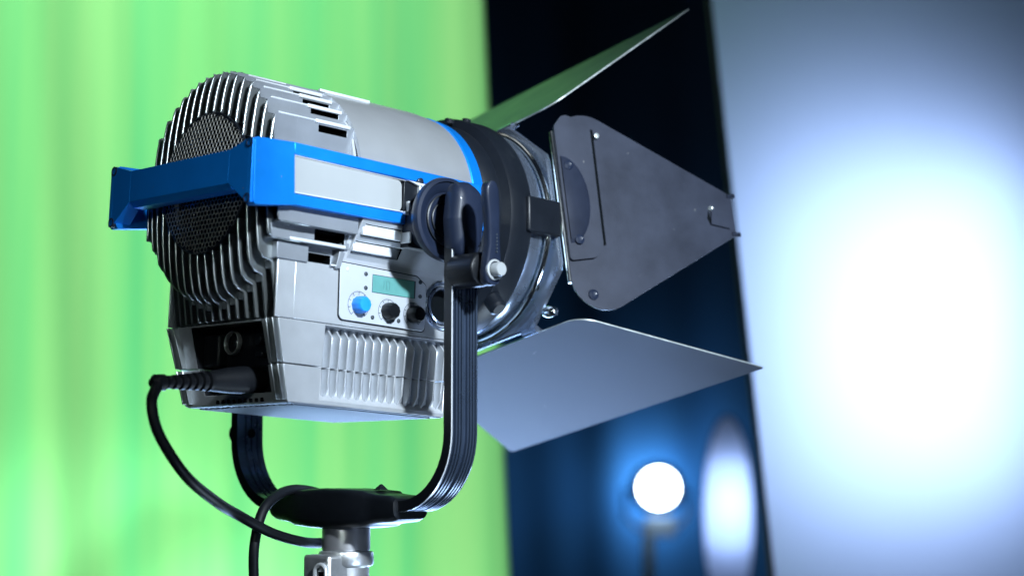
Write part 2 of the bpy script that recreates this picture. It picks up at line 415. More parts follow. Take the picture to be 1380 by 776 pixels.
# stepped barrel (core between the fins)
half = []
for k in range(9):
    hw = yk[k]-PT/2+.0016 if k else 0
    half.append((hw if k else 0.0, zt[k]-.0006)); half.append((yk[k]+.0016, zt[k]-.0006))
prof = []
for k in range(9):
    ys = 0 if k == 0 else yk[k-1]+.0016
    prof += [(ys, zt[k]-.0008), (yk[k]+.0016, zt[k]-.0008)]
for k in (8, 7, 6):
    prof += [(yk[k]+.0016, zb[k]+.0008)]
    prof += [((yk[k-1]+.0016) if k > 6 else BW-.004, zb[k]+.0008)]
prof = prof[1:]
left = [(-y, z) for y, z in reversed(prof)]
cs = left+prof
core = MB(); core.prism(cs, 0, .030, .1065)
cuts = MB()
for sgn in (-1, 1):
    for k, (a, b_, c, d) in {7: (.0600, .0965, .0515, .0588), 6: (.0592, .0950, .0722, .0772), 5: (.0585, .0925, .0850, .0890), 4: (.056, .091, .0955, .0990)}.items():
        y0 = yk[k]-.012; y1 = yk[k]+.004
        cuts.box(a, b_, min(sgn*y0, sgn*y1), max(sgn*y0, sgn*y1), c, d)
    for k, (a, b_, c, d) in {7: (.0615, .1000, -.0590, -.0475), 6: (.0590, .0935, -.0790, -.0700)}.items():
        y0 = yk[k]-.012; y1 = yk[k]+.012 if k == 6 else yk[k]+.004
        cuts.box(a, b_, min(sgn*y0, sgn*y1), max(sgn*y0, sgn*y1), c, d)
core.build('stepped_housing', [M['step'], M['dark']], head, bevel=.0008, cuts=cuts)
sk_ = MB()
for sgn in (-1, 1):
    for k in range(0, 9):
        a, b = sorted((sgn*(yk[k]+.0010), sgn*(yk[k]+.0019)))
        z0 = zt[k+1]-.0008 if k < 8 else .0
        if k == 8: z0 = -.048
        r_ = sqrt(yk[k]**2+zt[k]**2)
        sk_.prism(rpoly([(.0055, z0), (.0330, z0), (.0330, zt[k]-.0012), (.0040, zt[k]-.0012)], [0, 0, 0, .004]), 1, a, b)
        a, b = sorted((sgn*(yk[k]-.0125 if k else 0), sgn*(yk[k]+.0015)))
        sk_.prism([(.0135, zt[k]-.0030), (.0310, zt[k]-.0050), (.0310, zt[k]-.0010), (.0120, zt[k]-.0010)], 1, a, b)
    a, b = sorted((sgn*(yk[7]+.0010), sgn*(yk[7]+.0019))); sk_.prism([(.0085, zb[7]+.001), (.0305, zb[7]+.001), (.0305, zb[8]), (.0065, zb[8])], 1, a, b)
    for k, zz in ((8, zb[8]), (7, zb[7])):
        a, b = sorted((sgn*(yk[k]-.0125), sgn*(yk[k]+.0015))); sk_.prism([(.0120, zz+.0040), (.0310, zz+.0040), (.0310, zz+.0010), (.0100, zz+.0010)], 1, a, b)
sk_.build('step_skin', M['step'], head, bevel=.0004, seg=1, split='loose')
# bright lips over the vents
lips = MB()
for sgn in (-1, 1):
    for k, a, b_ in ((7, .055, .1000), (6, .054, .0985), (5, .053, .0955), (4, .050, .093)):
        y0, y1 = sgn*(yk[k]-.001), sgn*(yk[k]+.0034)
        lips.box(a, b_, min(y0, y1), max(y0, y1), zt[k]-.0036, zt[k]+.0004)
    y0, y1 = sgn*.0455, sgn*.0500
    lips.box(.100, .168, min(y0, y1), max(y0, y1), .1090, .1122)
    for z0, z1, yy, a, b_ in ((-.0632, -.0598, yk[7], .030, .1010), (-.0815, -.0795, BW+.001, .088, .0950)):
        y0, y1 = sgn*(yy-.001), sgn*(yy+.0036)
        lips.box(a, b_, min(y0, y1), max(y0, y1), z0, z1)
for sgn in (-1, 1):  # pale strips along the step edges stand in for edge highlights
    for k in range(3, 8):
        y0, y1 = sgn*(yk[k]+.0012), sgn*(yk[k]+.0024)
        lips.box(.0085, .0560, min(y0, y1), max(y0, y1), zt[k]-.0022, zt[k]-.0004)
lips.build('lip_and_glint', M['white'], head, bevel=.0009, split='loose')
# inner lower step
st = MB()
for sgn in (-1, 1):
    y0, y1 = sgn*.080, sgn*(BW+.0028)
    st.box(.020, .0595, min(y0, y1), max(y0, y1), -.0815, -.0640)
    st.hexa([(.0935, sgn*.085, -.083), (.0935, sgn*(BW+.0046), -.083), (.1065, sgn*(BW+.0046), -.0300), (.1065, sgn*.085, -.0300)],
            [(.0995, sgn*.085, -.083), (.0995, sgn*(BW+.0046), -.083), (.1170, sgn*(BW+.0046), -.0300), (.1170, sgn*.085, -.0300)])
st.build('lower_step', M['step'], head, bevel=.0008, split='loose')

# fins
def xrear(y, z):
    r_ = sqrt(y*y+z*z)/R0; return -.0055+.0105*min(r_, 1.0)**4
def xlow(y, z): return .010+.010*(y/.0871)**2+max(0, -.083-z)*.17
FT = .00115
def fin_loop(y, z0, z1, up):           # piece of a fin between z0 (inner) and z1 (outer), fwd edge .034
    pts = []
    N = 14
    rc = .006
    for i in range(N+1):
        z = z0+(z1-z0)*i/N; d = abs(z1-z); x = xrear(y, z)
        if d < rc: x += rc-sqrt(max(0, rc*rc-(rc-d)**2))
        pts.append((x, z))
    return pts
for sgn in (-1, 1):
    for k in range(9):
        y = yk[k]; f = MB(); inner = sqrt(RM*RM-y*y) if y < RM else 0
        low_ext = k <= 6
        up = fin_loop(y, inner, zt[k], True)
        lo = []
        zc = zb[k]; n = 14; zi = -inner
        for i in range(n+1):
            z = zi+(zc-zi)*i/n; x = xrear(y, z)
            if not low_ext:
                d = abs(zc-z)
                if d < .006: x += .006-sqrt(max(0, .006**2-(.006-d)**2))
            else:
                d = abs(zc-z)
                if d < .007: x += .0035*(1-d/.007)**2
            lo.append((x, z))
        if low_ext:
            x1 = xlow(y, zc-.005); x0 = lo[-1][0]
            for t in (.2, .5, .8, 1.0): lo.append((x0+(x1-x0)*t, zc-.0015-.0035*t*t))
            lo.append((xlow(y, ZS), ZS+.0006))
        if inner > 0:
            f.prism([(.0455, lo[-1][1]), (.0455, zt[k]-.004), (.022, zt[k]-.004)]+up[::-1]+[(.022, inner), (.022, -inner)]+lo, 1, sgn*y-FT, sgn*y+FT)
        else:
            f.prism(list(reversed(lo))+up[1:]+[(.022, zt[k]-.004), (.0455, zt[k]-.004), (.0455, lo[-1][1])], 1, sgn*y-FT, sgn*y+FT)
        f.build('cooling_fin', M['fin'], head, bevel=.0008, seg=2)
# little shadowed webs between the fins where the barrel meets the lower body
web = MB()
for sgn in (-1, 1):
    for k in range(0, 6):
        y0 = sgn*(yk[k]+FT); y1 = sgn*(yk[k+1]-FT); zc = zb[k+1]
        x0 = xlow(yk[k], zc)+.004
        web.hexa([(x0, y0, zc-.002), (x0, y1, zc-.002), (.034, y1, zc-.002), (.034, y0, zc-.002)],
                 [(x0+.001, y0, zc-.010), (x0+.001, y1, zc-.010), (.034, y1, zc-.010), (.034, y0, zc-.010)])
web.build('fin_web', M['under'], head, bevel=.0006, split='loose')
bk = MB(); bk.prism([(y*.985, z*.985) for y, z in cs], 0, .0286, .0312)  # dark sheet behind the fins, shade of the gaps put into its colour
bk.prism([(-.0905, -.06), (.0905, -.06), (.0905, ZS+.001), (-.0905, ZS+.001)], 0, .0420, .0458)
bk.build('fin_gap_shade_sheet', M['dark'], head)

# grille
gr = MB()
gr.lathe([(.0700, .0005), (.0735, .0005), (.0735, .012), (.0700, .012), (.0700, .0005)], (-.0045, 0, 0), (1, 0, 0), n=72, caps=False)
gr.build('grille_rim', M['drum'], head, bevel=.0006)
gm = MB(); pr = .0058; ri = pr/2/cos(pi/6)
def dome(y, z): return -.0042-.0035*(1-(y*y+z*z)/(RM*RM))
for i in range(-16, 17):
    for j in range(-18, 19):
        y = (i+(j % 2)*.5)*pr; z = j*pr*sin(pi/3)*0.92
        if y*y+z*z > (.0705)**2: continue
        o_, i_ = [], []
        for q in range(6):
            a = pi/6+q*pi/3
            for lst, rr, dx in ((o_, ri, 0), (i_, ri*.87, 0)):
                yy, zz = y+rr*cos(a), z+rr*sin(a)*.92
                lst.append(gm.bm.verts.new((dome(yy, zz), yy, zz)))
        i2 = [gm.bm.verts.new((v.co.x+.0008, v.co.y, v.co.z)) for v in i_]
        for q in range(6):
            q2 = (q+1) % 6
            gm._f([o_[q], o_[q2], i_[q2], i_[q]]); gm._f([i_[q], i_[q2], i2[q2], i2[q]])
bmesh.ops.remove_doubles(gm.bm, verts=gm.bm.verts[:], dist=2e-5)
gm.build('grille_mesh', M['mesh'], head, smooth=False)
fd = MB(); fd.lathe([(.0705, 0), (.0705, .004)], (.014, 0, 0), (1, 0, 0), n=48); fd.build('fan_shroud', M['dark'], head)

# smooth front cowl (upper, cylindrical) and blue rim
cw = MB()
n = 48; a0 = radians(-14); ang = [a0+(pi-2*a0)*i/n for i in range(n+1)]
def arc(x, R_): return [(x, R_*cos(a), R_*sin(a)) for a in ang]
def sweep(mb, xs, thick=.003):
    rows = []
    for x, R_ in xs: rows.append([mb.bm.verts.new(p) for p in arc(x, R_)])
    for x, R_ in reversed(xs): rows.append([mb.bm.verts.new(p) for p in arc(x, R_-thick)])
    for a, b in zip(rows, rows[1:]+rows[:1]):
        for i in range(n): mb._f([a[i], b[i], b[i+1], a[i+1]])
    mb._f([r_[0] for r_ in rows]); mb._f([r_[-1] for r_ in reversed(rows)])
sweep(cw, [(.1058, .1180), (.1062, .1192), (.180, .1200), (.235, .1198), (.250, .1185), (.262, .1170)])
cw.build('front_cowl', M['cowl'], head)
rm = MB(); sweep(rm, [(.2625, .1168), (.2640, .1180), (.279, .1165), (.2800, .1150)], .006)
rm.build('blue_rim', M['blue'], head)
bp = MB()
bp.prism([(-.1135, -.03), (-.112, .012), (-.100, .06), (-.06, .10), (0, .1155), (.06, .10), (.100, .06), (.112, .012), (.1135, -.03), (.09, -.085), (-.09, -.085)], 0, .103, .270)
bp.build('inner_body', M['cast'], head)

# middle body with sloping flank, flat side wall
ml = MB()
sec = [(-BW, ZS), (-BW, -.0745), (-.1205, -.0335), (-.1205, -.010), (.1205, -.010), (.1205, -.0335), (BW, -.0745), (BW, ZS)]
ml.prism(sec, 0, .108, .258)
ml.box(.0460, .1085, -BW, BW, ZS, -.0805)
for sgn in (-1, 1):
    a, b = sorted((sgn*BW, sgn*(BW-.0026))); ml.box(.0240, .0465, a, b, ZS, -.0805)
mc = MB()
for sgn in (-1, 1):
    a, b = sorted((sgn*.1300, sgn*.1090)); mc.box(.114, .176, a, b, -.0480, -.0365)
    a, b = sorted((sgn*.1200, sgn*.0980)); mc.box(.111, .173, a, b, -.0640, -.0535)
# round port recess
mc.lathe([(.021, -.02), (.021, .012)], (.2440, -BW, -.104), (0, 1, 0), n=40)
ml.build('side_body', [M['silver'], M['dark']], head, bevel=.0008, cuts=mc)
wb = MB()
for sgn in (-1, 1):
    for a, b, z0, z1, yo in ((.112, .164, -.0475, -.0370, .1165), (.109, .161, -.0635, -.0540, .1055)):
        y0, y1 = sorted((sgn*yo, sgn*(yo-.004))); wb.box(a, b, y0, y1, z0, z1)
wb.build('vent_slat', M['white'], head, bevel=.0006, split='loose')
pt = MB()
pt.lathe([(.0260, .0), (.0260, -.0020), (.0245, -.0034), (.0228, -.0020), (.0222, .002)], (.2440, -BW, -.104), (0, 1, 0), n=56, caps=False)
pt.lathe([(.0205, .003), (.0205, -.0022), (.0190, -.0030), (.0178, -.0022), (.0178, .006)], (.2440, -BW, -.104), (0, 1, 0), n=56, caps=False)
pt.build('port_ring', M['ring'], head, split='loose')

# control panel
def side(xz, y): return (xz[0], y, xz[1])
pn = MB(); outline = rpoly([(.1005, -.0742), (.2060, -.0765), (.2195, -.0850), (.2200, -.1355), (.1020, -.1345)], [.003, .004, .004, .006, .006])
pn.prism(outline, 1, -BW-.0012, -BW+.001)
pn.build('panel_seal', M['black'], head)
pl = MB(); pl.prism([(.1603+(x-.1603)*.984, -.1050+(z+.1050)*.966) for x, z in outline], 1, -BW-.0022, -BW)
pl.build('control_panel', M['panel'], head, bevel=.0005)
PY = -BW-.0022
lc = MB(); lc.prism(rpoly([(.1442, -.0826), (.2030, -.0826), (.2030, -.1013), (.1442, -.1013)], .0006), 1, PY-.0006, PY+.001)
lc.build('display_bezel', M['ink'], head)
lc = MB(); lc.prism([(.1442, -.0833), (.2008, -.0833), (.2008, -.1010), (.1442, -.1010)], 1, PY-.0010, PY)
disp = lc.build('display', M['lcd'], head)
dg = MB()
for x0, x1, z0, z1 in ((.1625, .1632, -.096, -.088), (.1668, .1675, -.096, -.088), (.1625, .1675, -.0967, -.0960), (.1625, .1675, -.0880, -.0873), (.1590, .1596, -.096, -.0875)):
    dg.box(x0, x1, PY-.0013, PY-.0008, z0, z1)
dg.build('display_digits', M['lcdmark'], disp)
def hole(x, z, r_=.0021):
    b = MB(); b.lathe([(r_, 0), (r_, .0012), (0, .0012)] , (x, PY-.0010, z), (0, 1, 0), n=20, caps=False)
    b.lathe([(r_*1.02, .0), (r_*.6, -.0006), (0, -.0008)], (x, PY-.0002, z), (0, 1, 0), n=20, caps=False)
    b.build('push_button', M['ink'], head)
for x, z in ((.1351, -.0835), (.1356, -.0979), (.1463, -.1273), (.1816, -.1270), (.2095, -.0829), (.2100, -.0980)): hole(x, z)
def knob(x, z, m, rs=.0135):
    sc = MB()                                   # printed scale
    n_ = 30; t0, t1 = radians(-50), radians(230)
    def ring_arc(r0, r1, ta, tb, k):
        for i in range(k):
            u0 = ta+(tb-ta)*i/k; u1 = ta+(tb-ta)*(i+1)/k
            q = [(x+r0*cos(u0), z+r0*sin(u0)), (x+r1*cos(u0), z+r1*sin(u0)), (x+r1*cos(u1), z+r1*sin(u1)), (x+r0*cos(u1), z+r0*sin(u1))]
            sc._f([sc.bm.verts.new((a, PY-.0003, b)) for a, b in q])
    ring_arc(rs-.0002, rs+.0003, t0, t1, n_)
    for i in range(9):
        t = t0+(t1-t0)*i/8; ring_arc(rs*.74, rs, t-.025, t+.025, 1)
    kb = MB(); kb.lathe([(.0088, 0), (.0088, -.004), (.0084, -.0100), (.0070, -.0122), (0, -.0128)], (x, PY, z), (0, 1, 0), n=40, caps=False)
    # flutes
    for v in kb.bm.verts:
        d = Vector((v.co.x-x, v.co.z-z))
        if d.length > .004:
            t = math.atan2(d.y, d.x); s = 1+.03*cos(10*t); v.co.x = x+d.x*s; v.co.z = z+d.y*s
    ko = kb.build('control_knob', m, head)
    o = sc.build('printed_scale', M['ink'], ko, smooth=False)
    return ko
tag(knob(.1272, -.1166, M['knobblue'], .0138), 'bright blue knob')
knob(.1665, -.1188, M['black'], .0125); knob(.2010, -.1183, M['black'], .0125)
sd = MB(); sd.sphere((.1115, PY, -.0815), .0020, (1, .4, 1)); sd.build('panel_screw', M['white'], head)

# lower box, two tiers, vents cut into the near and far side
def lower(name, z1, z0, w1, w0, x1, x0):
    m = MB()
    lo = [(x0, -w0, z0), (.2570, -w0, z0), (.2570, w0, z0), (x0, w0, z0)]
    hi = [(x1, -w1, z1), (.2580, -w1, z1), (.2580, w1, z1), (x1, w1, z1)]
    m.hexa(lo, hi)
    c = MB()
    for sgn in (-1, 1):
        a, b = sorted((sgn*(BW-.0155), sgn*(BW+.01)))
        if z0 > -.2: c.box(.0880, .2545, a, b, z0-.01, -.1418)
        else:
            c.hexa([(.0880, sgn*(BW-.0155), -.2100), (.2545, sgn*(BW-.0155), -.2105), (.2545, sgn*(BW+.01), -.2270), (.0880, sgn*(BW+.01), -.2270)],
                   [(.0880, sgn*(BW-.0155), z1+.01), (.2545, sgn*(BW-.0155), z1+.01), (.2545, sgn*(BW+.01), z1+.01), (.0880, sgn*(BW+.01), z1+.01)])
    # connector bay in the back
    if z0 > -.2: c.hexa([(x1-.02, -.066, ZM-.02), (x1+.030, -.066, ZM-.02), (x1+.030, .056, ZM-.02), (x1-.02, .056, ZM-.02)],
                        [(x1-.02, -.066, ZS-.0025), (x1+.030, -.066, ZS-.0025), (x1+.030, .056, ZS-.0025), (x1-.02, .056, ZS-.0025)])
    else: c.hexa([(x1-.02, -.064, z0+.010), (x1+.034, -.064, z0+.010), (x1+.034, .050, z0+.010), (x1-.02, .050, z0+.010)],
                 [(x1-.02, -.066, z1+.02), (x1+.034, -.066, z1+.02), (x1+.034, .056, z1+.02), (x1-.02, .056, z1+.02)])
    o = m.build(name, [M['silver'], M['cast'], M['black']], head, bevel=.0005, cuts=c)
    for p in o.data.polygons:
        if p.material_index == 2 and abs(p.center.y) > .072: p.material_index = 1
    return o
lower('upper_tray', ZS-.0007, ZM+.0007, BW, .0903, .0280, .0395)
lower('bottom_tray', ZM-.0007, ZB, .0901, BWb, .0397, .0490)
sm = MB(); sm.box(.036, .250, -.0888, .0888, ZS-.0015, ZS+.0015); 
sm.box(.100, .250, -.0770, .0770, ZM-.002, ZM+.002); sm.build('tray_seam', M['dark'], head)
rb = MB()
for sgn in (-1, 1):
    for i in range(15):
        x = .0985+i*.01095
        for z0, z1 in ((-.1425, ZM+.0006), (ZM-.0006, -.2165)):
            top = z0 > -.15
            a = sgn*(BW-.0005); b_ = sgn*(BW-.0150)
            wl = sgn*(.0898)
            if top: q = [(b_, z0), (sgn*(BW-.011), z0), (a, -.1535), (wl, z1), (b_, z1)]
            else: q = [(b_, z0), (wl, z0), (sgn*(.0887), -.2040), (sgn*(.0815), z1+.0015), (b_, z1+.004)]
            rb.prism(q, 0, x-.00115, x+.00115)
rb.build('vent_rib', M['silver'], head, bevel=.0003, seg=1, split='loose')
# underside louvres
up_ = MB(); up_.box(.0510, .2550, -.0868, .0868, ZB-.0009, ZB+.0008); up_.build('underside_shade_plate', M['under'], head)  # dark plate added to shade the underside by colour
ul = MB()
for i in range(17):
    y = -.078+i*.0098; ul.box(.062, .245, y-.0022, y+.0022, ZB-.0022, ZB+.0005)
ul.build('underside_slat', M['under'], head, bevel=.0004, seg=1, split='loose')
# side cheeks framing the connector bay
ck = MB()
for ys in (-1, 1):
    for z1, z0, w1, w0, x1, x0 in ((ZS-.001, ZM+.001, BW-.0015, .0888, .0215, .0335), (ZM-.001, ZB+.002, .0885, .0868, .0337, .0435)):
        for o1, t in ((0, .0022), (.0105, .0022)):
            a1, a2, b1, b2 = ys*(w1-o1), ys*(w1-o1-t), ys*(w0-o1), ys*(w0-o1-t)
            ck.hexa([(x0, b1, z0), (x0, b2, z0), (x0+.02, b2, z0), (x0+.02, b1, z0)], [(x1, a1, z1), (x1, a2, z1), (x1+.02, a2, z1), (x1+.02, a1, z1)])
ck.build('corner_fin', M['fin'], head, bevel=.0006, split='loose')
# connector panel parts
cb = MB(); cb.prism([(-.064, ZS-.003), (.0555, ZS-.003), (.0500, -.2095), (-.062, -.2095)], 0, .0600, .0620); cb.build('connector_panel', M['black'], head)
sk = MB(); sk.lathe([(.0112, -.006), (.0112, -.0110), (.0118, -.0118), (.0124, -.0110), (.0124, -.006)], (.0600, .0125, -.1575), (1, 0, 0), n=36, caps=False)
sk.build('socket_ring', M['chrome'], head)
sk = MB(); sk.lathe([(.0070, 0), (.0070, -.006), (0, -.006)], (.0600, .0125, -.1575), (1, 0, 0), n=24, caps=False)
for a in (0, 2.1, 4.2): sk.sphere((.0535, .0125+.004*cos(a), -.1575+.004*sin(a)), .0010, n=8)
sk.build('socket_core', M['black'], head)
sk = MB(); sk.lathe([(.006, 0), (.006, -.009), (.0045, -.010), (0, -.010)], (.0600, -.0310, -.1560), (1, 0, 0), n=24, caps=False); sk.box(.050, .060, -.040, -.028, -.1740, -.1690)
sk.build('fuse_cap', M['drum'], head, bevel=.001)
sw = MB(); sw.box(.046, .060, .030, .058, -.1815, -.1480); sw.build('power_switch', M['black'], head, bevel=.003)
bt = MB()
for i in range(9): bt.box(.047, .054, -.050+i*.0095, -.0455+i*.0095, ZB+.0012, ZB+.0050)
bt.build('drip_slot', M['dark'], head, split='loose')

# ------------------------------------------------------------------ handle and side rails
HX = -.0365
hb = MB()   # near and far end blocks + rear bar, one casting
for s in (-1, 1):
    y0, y1 = s*.1270, s*.1135
    hb.prism(rpoly([(HX+.0006, .0265), (.0122, .0290), (.0162, -.0330), (HX+.003, -.0400)], [.004, .0004, .0004, .004]), 1, min(y0, y1), max(y0, y1))
    # flare from block to bar
    hb.hexa([(HX, s*.1200, .0265), (HX+.020, s*.1200, .0265), (HX+.020, s*.1200, -.0385), (HX, s*.1200, -.0385)],
            [(HX, s*.0870, .0180), (HX+.016, s*.0870, .0180), (HX+.016, s*.0870, -.0150), (HX, s*.0870, -.0150)])
    hb.hexa([(HX, s*.1250, .0250), (HX+.020, s*.1250, .0250), (HX+.020, s*.1250, -.0375), (HX, s*.1250, -.0375)],
            [(HX, s*.1198, .0264), (HX+.020, s*.1198, .0264), (HX+.020, s*.1198, -.0384), (HX, s*.1198, -.0384)])
hb.hexa([(HX, -.0872, .0179), (HX, -.0872, -.0150), (HX+.006, -.0872, -.0205), (HX+.020, -.0872, -.0205), (HX+.020, -.0872, .0179)],
        [(HX, .0872, .0179), (HX, .0872, -.0150), (HX+.006, .0872, -.0205), (HX+.020, .0872, -.0205), (HX+.020, .0872, .0179)])
hb.build('handle', M['blue'], head, bevel=.0016, seg=3)
sc = MB()
for s in (-1, 1):
    for z in (.0215, -.0335): sc.lathe([(.0050, .004), (.0050, -.0004), (.0038, -.0008), (.0034, .003), (0, .003)], (HX-.0001, s*.1195, z), (1, 0, 0), n=24, caps=False)
sc.build('handle_bolt', M['hub'], head, split='loose')
rl = MB()
for s in (-1, 1):
    for pts in ([(.0125, .0293), (.2640, .0268), (.2640, .0150), (.0135, .0172)], [(.0150, -.0218), (.1600, -.0198), (.1600, -.0310), (.0158, -.0326)]):
        a, b = sorted((s*.1262, s*.1160)); rl.prism(pts, 1, a, b)
    a, b = sorted((s*.1190, s*.1120)); rl.prism([(.262, .0275), (.2795, .0300), (.2795, -.020), (.262, -.022)], 1, a, b)
rl.build('side_rail', M['blue'], head, bevel=.0009, split='side')
pt = MB()
for s in (-1, 1):
    a, b = sorted((s*.1240, s*.1120)); pt.prism(rpoly([(.0140, .0160), (.1545, .0140), (.1560, -.0190), (.0160, -.0208)], [.0005, .007, .007, .0005]), 1, a, b)
pt.build('side_plate', M['plate'], head, bevel=.0012, split='side')
ed = MB()
for s in (-1, 1):
    a, b = sorted((s*.1252, s*.1140))
    ed.prism([(.0140, -.0208), (.1620, -.0190), (.1620, -.0176), (.0140, -.0194)], 1, a, b)
    ed.prism([(.0135, .0160), (.1600, .0140), (.1600, .0148), (.0135, .0169)], 1, a, b)
ed.build('rail_trim', M['white'], head, bevel=.0003, seg=1, split='loose')
# extrusion bracket behind the tilt hub
br = MB()
for s in (-1, 1):
    a, b = sorted((s*.1300, s*.1150))
    br.prism(rpoly([(.1580, .0145), (.2400, .0125), (.2400, -.004), (.1790, -.004), (.1770, .0090), (.1740, .0105)], [0, 0, 0, .002, .003, .002]), 1, a, b)
    for x0, x1, z0, z1 in ((.1740, .1775, -.020, .012), (.1600, .1628, -.0190, -.0070), (.1690, .1718, -.0190, -.0070), (.1560, .1755, -.0215, -.0180), (.1632, .1655, -.0500, -.0190), (.1650, .1755, -.0400, -.0385)):
        br.box(x0, x1, a, b, z0, z1)
br.build('rail_bracket', M['white'], head, bevel=.0007, split='side')
bd = MB()
for s in (-1, 1):
    a, b = sorted((s*.1262, s*.1130)); bd.box(.1560, .2600, a, b, -.0175, .0135)
    bd.box(.1650, .2600, a, b, -.0540, -.0185)
bd.build('bracket_channel', M['drum'], head, bevel=.0006, split='side')
# small catches on the rail
ct = MB()
for x in (.176, .2060): ct.lathe([(.0038, -.002), (.0038, .0028), (.0028, .0034), (0, .0034)], (x, -.1262, .0160), (0, -1, 0), n=16, caps=False)
ct.build('rail_screw', M['hub'], head, split='loose')

# ------------------------------------------------------------------ tilt hubs
PVX, PVZ = .1870, -.0260
for s in (-1, 1):
    h = MB()
    h.lathe([(.027, .118), (.027, .150), (.0425, .153), (.0440, .158), (.0430, .1625), (.0395, .1635), (.0385, .1610), (.0300, .1590), (.0285, .1575), (0, .1575)],
            (PVX, 0, PVZ), (0, s, 0), n=72, caps=False)
    hubo = h.build('tilt_hub', M['hub'], head)
    h2 = MB(); h2.lathe([(.0265, .1572), (.0270, .1600), (.0258, .1606), (.0250, .1580)], (PVX, 0, PVZ), (0, s, 0), n=56, caps=False)
    h2.lathe([(.0180, .1572), (.0184, .1600), (.0176, .1604), (.0170, .1580)], (PVX-.002, 0, PVZ), (0, s, 0), n=48, caps=False)
    h2.build('hub_ring', M['drum'], hubo, split='loose')
    # domed cover shell
    cv = MB(); prof2 = rpoly([(.1680, -.0020), (.1720, .0080), (.1880, .0110), (.2045, .0040), (.2090, -.0250), (.2070, -.0560), (.1990, -.0690), (.1790, -.0690), (.1700, -.0600), (.1655, -.0300)], .012, 5)
    cx, cz = .1875, -.0290
    layers = [(.97, .1770), (1.0, .1840), (.97, .1890), (.88, .1935), (.68, .1965), (.36, .1980)]
    rows = [[cv.bm.verts.new((cx+(x-cx)*k_, s*yy, cz+(z-cz)*k_)) for x, z in prof2] for k_, yy in layers]
    for a, b in zip(rows, rows[1:]):
        for i in range(len(prof2)): cv._f([a[i], a[(i+1) % len(prof2)], b[(i+1) % len(prof2)], b[i]])
    cv._f(rows[0]); cv._f(rows[-1])
    cvo = cv.build('hub_cover', M['hub'], head, angle=60)
    sx = MB(); sx.lathe([(.0034, .1925), (.0034, .1952), (.0024, .1956), (.0022, .1940), (0, .1940)], (.2000, 0, -.0520), (0, s, 0), n=20, caps=False)
    sx.build('cover_screw', M['black'], cvo)

# ------------------------------------------------------------------ yoke (hangs plumb, whatever the head's tilt)
YH, YX, YW = .1800, .1860, .0180
BR = .074; ZBOT = -.3270
path = []
for y, z in [(-YH, -.055), (-YH, -.12), (-YH, -.18)]: path.append((y, z))
for i in range(13):
    t = i/12*pi/2; path.append((-YH+BR*(1-cos(t)), ZBOT+BR-BR*sin(t)))
path += [(-.05, ZBOT), (0, ZBOT)]
path += [(-y, z) for y, z in reversed(path[:-1])]
# ribbed section: (offset outward, x)
secn = []
ribs = [(-.0162, -.0143), (-.0112, -.0092), (-.0070, -.0050), (-.0030, -.0008), (.0044, .0064), (.0084, .0104), (.0122, .0142), (.0160, .0178)]
to, ti = .0062, -.0052
secn.append((-YW, ti)); secn.append((-YW, to))
for a, b in ribs: secn += [(a, to), (b, to), (b+.0005, to-.0032), ((ribs[ribs.index((a, b))+1][0]-.0004) if (a, b) != ribs[-1] else b+.0004, to-.0032)]
secn = secn[:-2]+[(YW, to), (YW, ti)]
# inner side grooves
for a in (.011, .003, -.005): secn += [(a, ti), (a-.0005, ti+.0016), (a-.0030, ti+.0016), (a-.0035, ti)]
yo = MB(); rows = []
for i, (y, z) in enumerate(path):
    p0 = Vector(path[max(i-1, 0)]); p1 = Vector(path[min(i+1, len(path)-1)]); t = (p1-p0).normalized()
    nrm = Vector((t.y, -t.x)) if True else None
    # outward normal: for the near arm (t pointing down) is -y
    nrm = Vector((t.y, -t.x))
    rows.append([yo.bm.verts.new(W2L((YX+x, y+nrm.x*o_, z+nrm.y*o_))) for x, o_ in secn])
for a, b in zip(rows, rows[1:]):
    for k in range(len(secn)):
        yo.mi = 1 if k == 1 else 2 if k == 0 else 0  # pale strip stands in for an edge highlight, black face for shade
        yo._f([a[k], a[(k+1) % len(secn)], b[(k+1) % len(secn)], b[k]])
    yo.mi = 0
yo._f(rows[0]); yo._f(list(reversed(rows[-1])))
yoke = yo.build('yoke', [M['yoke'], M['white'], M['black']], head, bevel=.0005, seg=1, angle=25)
# casting at the middle of the yoke
cs_ = MB(); rows = []
for y, hh, ww in ((-.106, .004, .020), (-.1045, .0105, .0235), (-.096, .0135, .0250), (-.075, .0150, .0262), (-.062, .0165, .0280), (-.058, .0185, .0300), (-.030, .0205, .0320), (0, .0215, .0330), (.030, .0205, .0320), (.058, .0185, .0300), (.075, .0150, .0262), (.096, .0130, .0250), (.1045, .0105, .0235), (.106, .004, .020)):
    sec_ = rpoly([(-ww, -hh), (ww, -hh), (ww, hh), (-ww, hh)], [.009, .009, .006, .006], 4)
    rows.append([cs_.bm.verts.new(W2L((YX+a, y, -.3300+b))) for a, b in sec_])
for a, b in zip(rows, rows[1:]):
    for k in range(len(a)): cs_._f([a[k], a[(k+1) % len(a)], b[(k+1) % len(a)], b[k]])
cs_._f(rows[0]); cs_._f(list(reversed(rows[-1])))
cs_.build('yoke_clamp', M['black'], yoke, angle=40)
nb = MB(); nb.hexa([W2L(p) for p in ((.180, -.062, -.3105), (.192, -.062, -.3105), (.192, -.052, -.3105), (.180, -.052, -.3105))],
                   [W2L(p) for p in ((.185, -.058, -.3045), (.187, -.058, -.3045), (.187, -.057, -.3045), (.185, -.057, -.3045))])
nb.build('clamp_pointer', M['black'], yoke)
